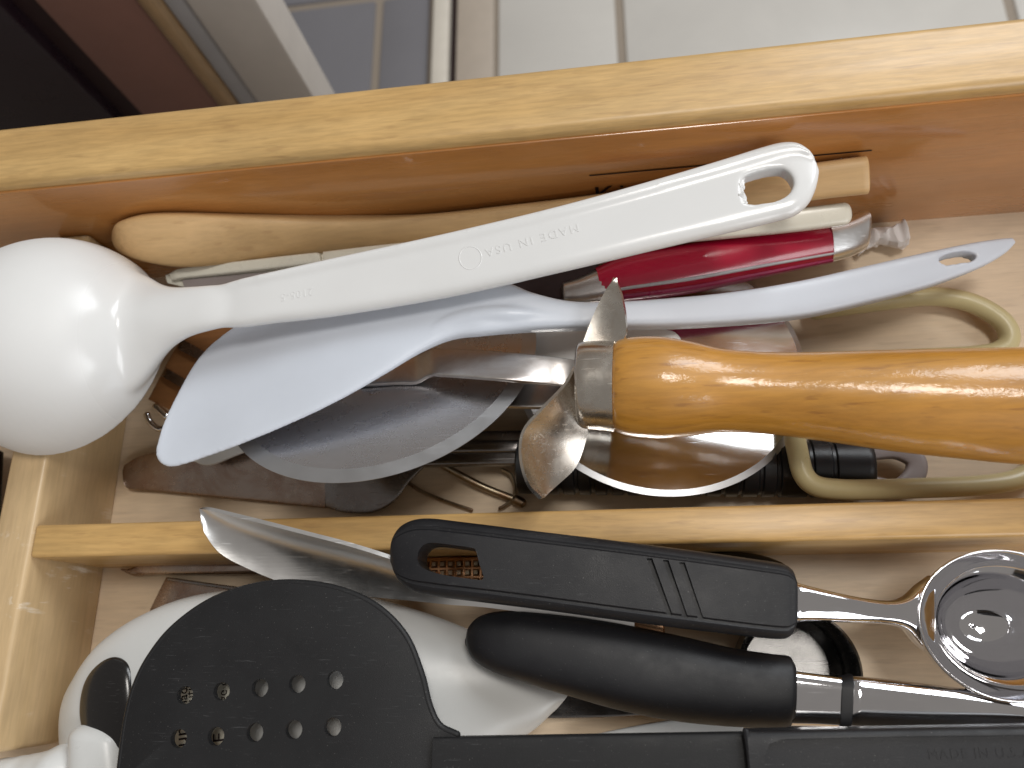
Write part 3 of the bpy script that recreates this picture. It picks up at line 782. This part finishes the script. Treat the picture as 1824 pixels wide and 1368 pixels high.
# ================================================================== LOWER COMPARTMENT
t = Thing('slim_steel_pick', 'slim steel pick with hooked tip lying along the foot of the divider', 'pick')
t.part('shaft', body([(246, 1003, 246, 1024, .5, .4, .12), (330, 1001, 330, 1023, .5, .4, .18), (520, 1000, 520, 1024, .5, .4, .2), (700, 1000, 700, 1024, .5, .4, .2)], 2.5, 5, .05, .1), M['tarnished'])
t.part('tip', body([(215, 1013, 217, 1016, .3, .3, .04), (232, 1013, 240, 1026, .35, .3, .08), (246, 1004, 262, 1024, .45, .4, .1)], 2.5, 5, .02, .02), M['tarnished'])
t.done()
t = Thing('flat_scraper', 'dark brown flat steel scraper showing above the white oval gadget', 'scraper')
t.part('plate', body([(298, 1028, 268, 1088, .3, .3, .07), (400, 1042, 380, 1120, .4, .4, .07), (520, 1058, 510, 1150, .5, .5, .07)], 7, 4, .03, .03), M['tarnished'])
t.part('rib', body([(300, 1028, 299, 1034, .5, .5, .06), (400, 1042, 399, 1049, .6, .6, .06), (520, 1058, 519, 1066, .7, .7, .06)], 3, 4, .03, .03), M['darksteel'], 0)
t.done()

# meat mallet head with grid face, seen through the hole of the scoop handle
t = Thing('meat_mallet', 'steel meat mallet with waffle grid face, seen through black handle hole', 'mallet')
g0 = at(735, 992, 2.6); g1 = at(905, 994, 2.6); gy = at(735, 1045, 2.4)
t.part('head', mesh(box(g0[0], g1[0], gy[1], g0[1], 1.0, 2.35), bevel=.08), M['brass'])
gp = []
cell = .36; nx = int((g1[0] - g0[0]) / cell); ny = int((g0[1] - gy[1]) / cell)
for i in range(nx):
    for j in range(ny):
        x0, y0 = g0[0] + i * cell, gy[1] + j * cell
        vs = [(x0 + .03, y0 + .03, 2.33), (x0 + cell - .03, y0 + .03, 2.33), (x0 + cell - .03, y0 + cell - .03, 2.33), (x0 + .03, y0 + cell - .03, 2.33),
              (x0 + .1, y0 + .1, 2.5), (x0 + cell - .1, y0 + .1, 2.5), (x0 + cell - .1, y0 + cell - .1, 2.5), (x0 + .1, y0 + cell - .1, 2.5)]
        gp.append((vs, [(3, 2, 1, 0), (4, 5, 6, 7), (0, 1, 5, 4), (1, 2, 6, 5), (2, 3, 7, 6), (3, 0, 4, 7)]))
t.part('grid_face', mesh(join(*gp), 20), M['wire'])
mp = t.part('shank', body([(900, 1030, 900, 1066, 1.6, 1.6, .4), (1010, 1060, 1005, 1105, 1.6, 1.6, .4), (1180, 1100, 1180, 1150, 1.6, 1.6, .4)], 2.2, 4, .1, .1), M['brass'])
t.done()

# black handled tool behind the scoop
t = Thing('black_rounded_handle', 'black rounded handle tucked between divider and ice cream scoop handle', 'handle')
t.part('grip', body([(1180, 985, 1180, 1060, 1.8, 1.8, .6), (1260, 983, 1260, 1070, 1.8, 1.8, .7), (1340, 986, 1340, 1085, 1.8, 1.8, .7), (1392, 1002, 1380, 1090, 1.8, 1.8, .6), (1410, 1020, 1395, 1080, 1.8, 1.8, .45)], 2.3, 5, .3, .15), M['gloss_black'])
t.part('end_plug', body([(1405, 1030, 1398, 1075, 1.8, 1.8, .35), (1425, 1040, 1415, 1070, 1.8, 1.8, .3)], 2.3, 4, 0, .1), M['black_soft'])
t.done()

# steel measuring cup standing
t = Thing('measuring_cup', 'small round steel measuring cup behind the neck of the lower black handle', 'measuring cup')
cc = at(1398, 1190, 0.1); cc = V3(cc[0] + .05, cc[1], .05)
cr = 2.15
t.part('cup', mesh(lathe([(.01, 0), (cr - .5, 0), (cr - .15, .12), (cr, .5), (cr, 3.0), (cr + .06, 3.05), (cr - .02, 3.1), (cr - .1, 3.0), (cr - .1, .5), (cr - .5, .12), (.01, .1)], cc, UP, 64), 40), M['darksteel2'])
t.part('handle', body([(1250, 1150, 1250, 1195, 3.0, 3.0, .08), (1330, 1160, 1330, 1200, 3.0, 3.0, .08), (1352, 1162, 1352, 1202, 3.0, 3.0, .08)], 6, 3), M['steel'])
t.done()

# white oval gadget with black glossy oval window
t = Thing('white_oval_gadget', 'large white rounded plastic gadget under the black slotted spatula', 'gadget')
WS = [(136, 1238, 140, 1330, 2.2, 2.0, .6), (150, 1196, 150, 1400, 2.6, 2.0, 1.1), (190, 1140, 190, 1460, 2.9, 2.0, 1.6), (260, 1093, 260, 1490, 3.0, 2.0, 2.0), (350, 1060, 350, 1505, 3.0, 2.0, 2.2), (470, 1046, 470, 1505, 3.0, 2.0, 2.3), (600, 1052, 600, 1490, 3.0, 2.0, 2.2),
      (720, 1080, 720, 1450, 2.9, 2.0, 2.0), (830, 1120, 820, 1400, 2.8, 2.0, 1.6), (930, 1170, 890, 1340, 2.6, 2.0, 1.1), (990, 1215, 950, 1300, 2.4, 2.1, .6), (1012, 1236, 985, 1268, 2.3, 2.2, .25)]
t.part('shell', mesh(body(WS, 2.3, 7, .1, .06, k=56), 60), M['white_soft'])
ov = [(148, 1240, 146, 1262, 4.0, 4.0, .1), (158, 1205, 150, 1300, 4.2, 4.0, .25), (180, 1180, 168, 1330, 4.4, 4.1, .4), (205, 1170, 200, 1345, 4.5, 4.2, .45), (230, 1182, 230, 1340, 4.5, 4.2, .4), (243, 1205, 248, 1315, 4.4, 4.2, .25), (247, 1230, 252, 1290, 4.3, 4.2, .12)]
t.part('window', mesh(body(ov, 2.2, 6, .02, .02, k=40), 60), M['gloss_black'], 0)
t.done()

# printed carton scrap below the slots
t = Thing('printed_label', 'white printed label with dark lettering, visible through the spatula slots', 'label')
lz = 5.15
q = [at(x, y, lz) for x, y in ((296, 1205), (428, 1195), (420, 1345), (290, 1350))]
vs, fs = prism(q, -.02, .02)
t.part('card', mesh((vs, fs), 0), M['cream'])
def print_on(px, py, txt, size, vert=True):
    o_ = at(px, py, lz + .026)
    x_ = (at(px, py - 30, lz) - at(px, py, lz)) if vert else (at(px + 30, py, lz) - at(px, py, lz))
    y_ = (at(px - 30, py, lz) - at(px, py, lz)) if vert else (at(px, py - 30, lz) - at(px, py, lz))
    t.part('lettering', textmesh(txt, size, frame(o_, x_, y_), 0), M['ink'], 0)
print_on(333, 1252, 'lad', .5); print_on(346, 1250, 'util', .5); print_on(404, 1250, 'ge o', .5); print_on(333, 1330, 'un', .75); print_on(402, 1322, 'F', .75)
t.done()

# white lid and bag at the bottom left corner
t = Thing('white_container', 'white plastic container at the bottom left corner beside the black spatula', 'container')
cl = at(178, 1410, 4.2)
t.part('shell', mesh(loft(catmull([at(132, 1316, 4.0), at(128, 1400, 4.0), at(120, 1520, 4.0)], 6), catmull([at(228, 1322, 4.0), at(236, 1400, 4.0), at(240, 1520, 4.0)], 6), np.full(13, .9), superprof(2.6, 48), .7, .3, capn=12), 60), M['white_soft'])
t.done()
t = Thing('white_bag', 'crumpled white plastic bag in the bottom left corner past the crosspiece', 'bag')
t.part('bag', mesh(crumple([(-40, 1362, -40, 1500, 3.6, 3, .8), (10, 1352, 10, 1500, 3.8, 3, .9), (70, 1342, 70, 1500, 4.0, 3, 1.0), (110, 1330, 110, 1500, 4.0, 3, .9), (140, 1328, 140, 1500, 3.8, 3, .6)], .16, 2.6, 8, fr=.8), 60), M['white_soft'])
t.done()

# flat white piece and dark strip low down, right of the white gadget
t = Thing('white_plastic_strip', 'flat white plastic strip low under the lower black handle', 'strip')
t.part('strip', body([(1040, 1312, 1030, 1345, .6, .6, .1), (1120, 1295, 1115, 1350, .7, .7, .12), (1220, 1278, 1220, 1350, .8, .8, .14), (1320, 1270, 1320, 1350, .8, .8, .14)], 5, 5, .1, .1), M['white_soft'])
t.done()
t = Thing('dark_knife', 'dark steel knife blade beneath the lower black handle', 'knife')
t.part('blade', body([(925, 1262, 925, 1278, 1.0, .9, .05), (1000, 1232, 1005, 1279, 1.1, .9, .06), (1100, 1215, 1105, 1276, 1.2, 1.0, .06), (1220, 1200, 1225, 1268, 1.3, 1.1, .06), (1320, 1195, 1322, 1260, 1.4, 1.2, .06)], 6, 5), M['darksteel'])
t.part('tang', body([(1316, 1200, 1316, 1255, 1.4, 1.2, .12), (1400, 1198, 1400, 1250, 1.5, 1.3, .12)], 6, 3), M['darksteel'])
t.done()

# --- lower black handle with steel neck and tube
t = Thing('black_handled_opener', 'lower matte black handle with steel neck and chrome tube', 'can opener')
bz = 4.6
BS = [(831, 1136, 832, 1152, bz, bz, .25), (838, 1114, 845, 1176, bz, bz, .6), (862, 1095, 880, 1197, bz, bz, .9), (910, 1088, 930, 1215, bz, bz, 1.05), (990, 1094, 1005, 1237, bz, bz, 1.1), (1090, 1108, 1100, 1264, bz - .05, bz - .05, 1.15), (1200, 1130, 1200, 1284, bz - .1, bz - .1, 1.1), (1300, 1153, 1300, 1294, bz - .2, bz - .2, 1.05), (1370, 1164, 1368, 1296, bz - .25, bz - .25, 1.0), (1403, 1168, 1400, 1294, bz - .3, bz - .3, .97), (1413, 1180, 1411, 1284, bz - .3, bz - .3, .85)]
t.part('grip', mesh(body(BS, 2.5, 8, .05, .05, k=48), 60), M['black_soft'])
t.part('neck', body([(1405, 1193, 1405, 1292, bz - .3, bz - .3, .55), (1450, 1199, 1450, 1293, bz - .35, bz - .35, .55), (1500, 1206, 1500, 1296, bz - .4, bz - .4, .55)], 5, 5), M['chrome'])
t.part('collar', body([(1494, 1205, 1490, 1300, bz - .4, bz - .4, .62), (1514, 1200, 1508, 1300, bz - .4, bz - .4, .66)], 4, 3, .03, .03), M['black'])
t.part('tube', mesh(body([(1512, 1202, 1508, 1300, bz - .4, bz - .4, .62), (1600, 1212, 1600, 1308, bz - .5, bz - .5, .62), (1720, 1226, 1720, 1318, bz - .6, bz - .6, .6), (1830, 1242, 1830, 1328, bz - .7, bz - .7, .58), (1980, 1262, 1980, 1345, bz - .8, bz - .8, .55)], 3.2, 6, .05, .05, k=40), 60), M['chrome'])
t.done()

# --- large steel spoon lying on the divider
t = Thing('steel_spoon', 'shiny steel serving spoon resting on the middle divider under black scoop handle', 'spoon')
SS = [((357, 905), (357, 930), 6.1, 5.9, .02), ((372, 906), (366, 952), 6.15, 5.6, .15), ((410, 915), (392, 985), 6.2, 5.2, .35), ((470, 930), (440, 1012), 6.2, 4.9, .5), ((540, 948), (510, 1040), 6.15, 4.7, .55), ((610, 966), (590, 1056), 6.1, 4.6, .5), ((670, 984), (670, 1064), 6.0, 4.7, .38), ((730, 1005), (740, 1070), 5.8, 4.8, .2), ((790, 1030), (800, 1076), 5.5, 4.9, .08), ((870, 1052), (872, 1082), 5.2, 4.9, .04), ((1000, 1072), (1000, 1100), 5.0, 4.8, .03), ((1130, 1095), (1130, 1120), 4.8, 4.7, .02)]
A = catmull([at(*p[0], p[2]) for p in SS], 7); B = catmull([at(*p[1], p[3]) for p in SS], 7); D = catmull([[p[4]] for p in SS], 7)[:, 0]
vs = []; fs = []; kk = 17
for i in range(len(A)):
    w = B[i] - A[i]; tdir = nrm(A[min(i + 1, len(A) - 1)] - A[max(i - 1, 0)]); nn = nrm(np.cross(tdir, w)); nn = nn if nn[2] > 0 else -nn
    for j in range(kk):
        f = j / (kk - 1); vs.append(A[i] + w * f - nn * max(D[i], 0) * (1 - (2 * f - 1) ** 2) * 1.0)
for i in range(len(A) - 1):
    for j in range(kk - 1): fs.append((i * kk + j, i * kk + j + 1, (i + 1) * kk + j + 1, (i + 1) * kk + j))
t.part('bowl_and_handle', solid((vs, fs), .16), M['spoonsteel'])
t.done()

# --- ice cream scoop
t = Thing('ice_cream_scoop', 'chrome ice cream scoop with slashed black handle beside the middle divider', 'ice cream scoop')
z0 = 6.3
IS = [(699, 985, 700, 1002, z0, z0 - .1, .3), (703, 957, 712, 1032, z0, z0 - .1, .55), (722, 934, 740, 1053, z0, z0 - .1, .68), (760, 924, 780, 1063, z0, z0 - .1, .75), (830, 931, 850, 1072, z0, z0 - .1, .78), (950, 946, 970, 1087, z0 - .1, z0 - .2, .8), (1100, 964, 1115, 1107, z0 - .25, z0 - .35, .84), (1240, 982, 1250, 1124, z0 - .4, z0 - .5, .86), (1340, 996, 1345, 1135, z0 - .5, z0 - .6, .86), (1390, 1004, 1392, 1138, z0 - .55, z0 - .65, .84), (1408, 1014, 1409, 1130, z0 - .55, z0 - .65, .78), (1415, 1030, 1415, 1115, z0 - .55, z0 - .65, .7)]
top = []
sp_ = superprof(3.0, 96)
gp = []
for u, v in sp_:
    if v > 0:
        e = abs(u)
        if e < .68: v = .90
        elif e < .77: v = .78
        gp.append((u, v))
    else: gp.append((u, v))
hm = mesh(body(IS, 3, 8, .03, .03, prof=gp), 35)
hole = [at(x, y, z0 + .6) for x, y in ((743, 997), (746, 982), (755, 971), (770, 967), (800, 970), (840, 976), (848, 981), (854, 1004), (861, 1026), (856, 1033), (830, 1030), (790, 1024), (762, 1016), (749, 1008))]
hole = list(catmull(hole + hole[:1], 4)[:-1])
cuts = [prism(hole, -4, 3)]
for (x0, y0), (x1, y1) in (((1157, 994), (1193, 1094)), ((1186, 997), (1221, 1099)), ((1215, 1001), (1250, 1104))):
    zt = z0 - .35 + .86
    q = [at(x0 - 5, y0, zt), at(x0 + 5, y0, zt), at(x1 + 5, y1, zt), at(x1 - 5, y1, zt)]
    cuts.append(prism(q, -.32, .6))
hm = cut(hm, cuts, 35)
t.part('grip', hm, M['black'])
t.part('neck', mesh(body([(1414, 1036, 1414, 1110, z0 - .6, z0 - .65, .5), (1440, 1044, 1440, 1107, z0 - .65, z0 - .7, .42), (1520, 1062, 1520, 1109, 5.3, 5.2, .38), (1580, 1069, 1580, 1113, 4.8, 4.7, .36), (1612, 1062, 1612, 1124, 4.5, 4.4, .36), (1636, 1040, 1636, 1150, 4.2, 4.1, .36), (1655, 1025, 1655, 1165, 4.0, 3.9, .3)], 3.2, 7, .02, .1, k=40), 60), M['chrome'])
sc_c = at(1793, 1112, 4.6)
rx = np.linalg.norm(at(1793, 1112, 4.6) - at(1634, 1104, 4.6)); ry = np.linalg.norm(at(1793, 1112, 4.6) - at(1790, 980, 4.6))
prof = [(1.0, .0), (1.0, .06), (.985, .09), (.965, .06), (.92, -.10), (.86, -.32), (.80, -.50), (.745, -.62), (.715, -.68), (.70, -.76), (.685, -.95), (.655, -1.3), (.60, -1.72), (.52, -2.15), (.42, -2.5), (.30, -2.76), (.17, -2.92), (.01, -3.0)]
for q_ in range(12, 0, -2):
    a_ = math.radians(90 * q_ / 12.0)
    prof.append((max(.99 * math.cos(a_) ** .9, .01), -3.12 * math.sin(a_) ** 1.15 - .05))
K = 96; rings = []
P2 = catmull(prof + prof[:1], 3)
for r_, h_ in P2[:-1]:
    rings.append([sc_c + V3(rx * r_ * math.cos(2 * math.pi * j / K), ry * r_ * math.sin(2 * math.pi * j / K), h_) for j in range(K)])
t.part('bowl', mesh(rings_mesh(rings, True), 0), M['chrome'])
t.done()

# --- black slotted spatula, nearest of all
t = Thing('black_slotted_spatula', 'black nylon spatula with round holes in the foreground at the bottom', 'spatula')
sz = 6.6
half = [(212, 1400), (218, 1345), (228, 1275), (243, 1220), (268, 1170), (310, 1118), (375, 1071), (450, 1045), (525, 1038), (605, 1050), (672, 1081), (722, 1132), (750, 1198), (765, 1256), (783, 1292), (815, 1309)]
up_ = [at(x, y, sz) for x, y in half]
axis_y = at(600, 1400, sz)[1]
lo = [V3(p[0], 2 * axis_y - p[1], p[2]) for p in up_]
out = catmull(up_, 5); lo_ = catmull(lo, 5)
poly = list(out) + list(lo_[::-1][:-1])
bl = prism(poly, -.14, .14)
bmesh_blade = mesh(bl, 35, .07, 3)
cuts = []
hc = [(333, 1238), (398, 1231), (466, 1225), (532, 1218), (599, 1211), (322, 1315), (388, 1311), (457, 1304), (526, 1299), (595, 1294)]
row = at(388, 1311, sz) - at(398, 1231, sz)
cen = [at(x, y, sz) for x, y in hc] + [at(x, y, sz) + 1.3 * row for x, y in hc[5:]]
for c_ in cen:
    cuts.append(prism([c_ + V3(.315 * math.cos(2 * math.pi * j / 28), .315 * math.sin(2 * math.pi * j / 28), 0) for j in range(28)], -1, 1))
t.part('blade', cut(bmesh_blade, cuts, 35), M['black_nylon'])
edge_rim = tube_pts([p + UP * .02 for p in out[3:]], .13, 10, 2)
t.part('rim', mesh(edge_rim, 60), M['black_nylon'], 0)
def slab(px0, px1, ytop0, ytop1, z_a, z_b, T_, name, mat, n=5, parent=None, c0=.03, c1=.03):
    A = catmull([at(px0, ytop0, z_a), at((px0 + px1) / 2, (ytop0 + ytop1) / 2, (z_a + z_b) / 2), at(px1, ytop1, z_b)], 5)
    B = A.copy(); B[:, 1] = 2 * axis_y - A[:, 1]
    return t.part(name, mesh(loft(A, B, np.full(len(A), T_), superprof(n, 44), c0, c1), 50), mat, parent)
slab(775, 1335, 1312, 1303, sz, sz + .1, .35, 'shank', M['black_nylon'], 9)
slab(1326, 1950, 1298, 1288, sz + .15, sz + .2, .62, 'handle', M['black'], 7)
# long recess in the handle
h_i = len(t.parts) - 1
rec = [at(x, y, sz + .8) for x, y in ((1365, 1400), (1362, 1345), (1372, 1325), (1395, 1317), (1600, 1312), (1940, 1308), (1960, 1340), (1960, 1400))]
t.parts[h_i][1] = cut(t.parts[h_i][1], [prism(rec, -.28, .8)], 40)
o_ = at(1655, 1353, sz + .56); x_ = at(1700, 1352, sz) - at(1655, 1353, sz); y_ = at(1655, 1330, sz) - at(1655, 1353, sz)
t.part('embossed_lettering', drape(textmesh('MADE IN U.S.A.', .40, frame(o_, x_, y_), .03, 1.15), t.parts[h_i][1], .014), M['black'], h_i)
t.part('collar_ridge', tube_pts([at(1328, 1301, sz + .62), at(1334, 1340, sz + .66), at(1338, 1380, sz + .66)], .1, 8), M['black'], h_i)
t.done()
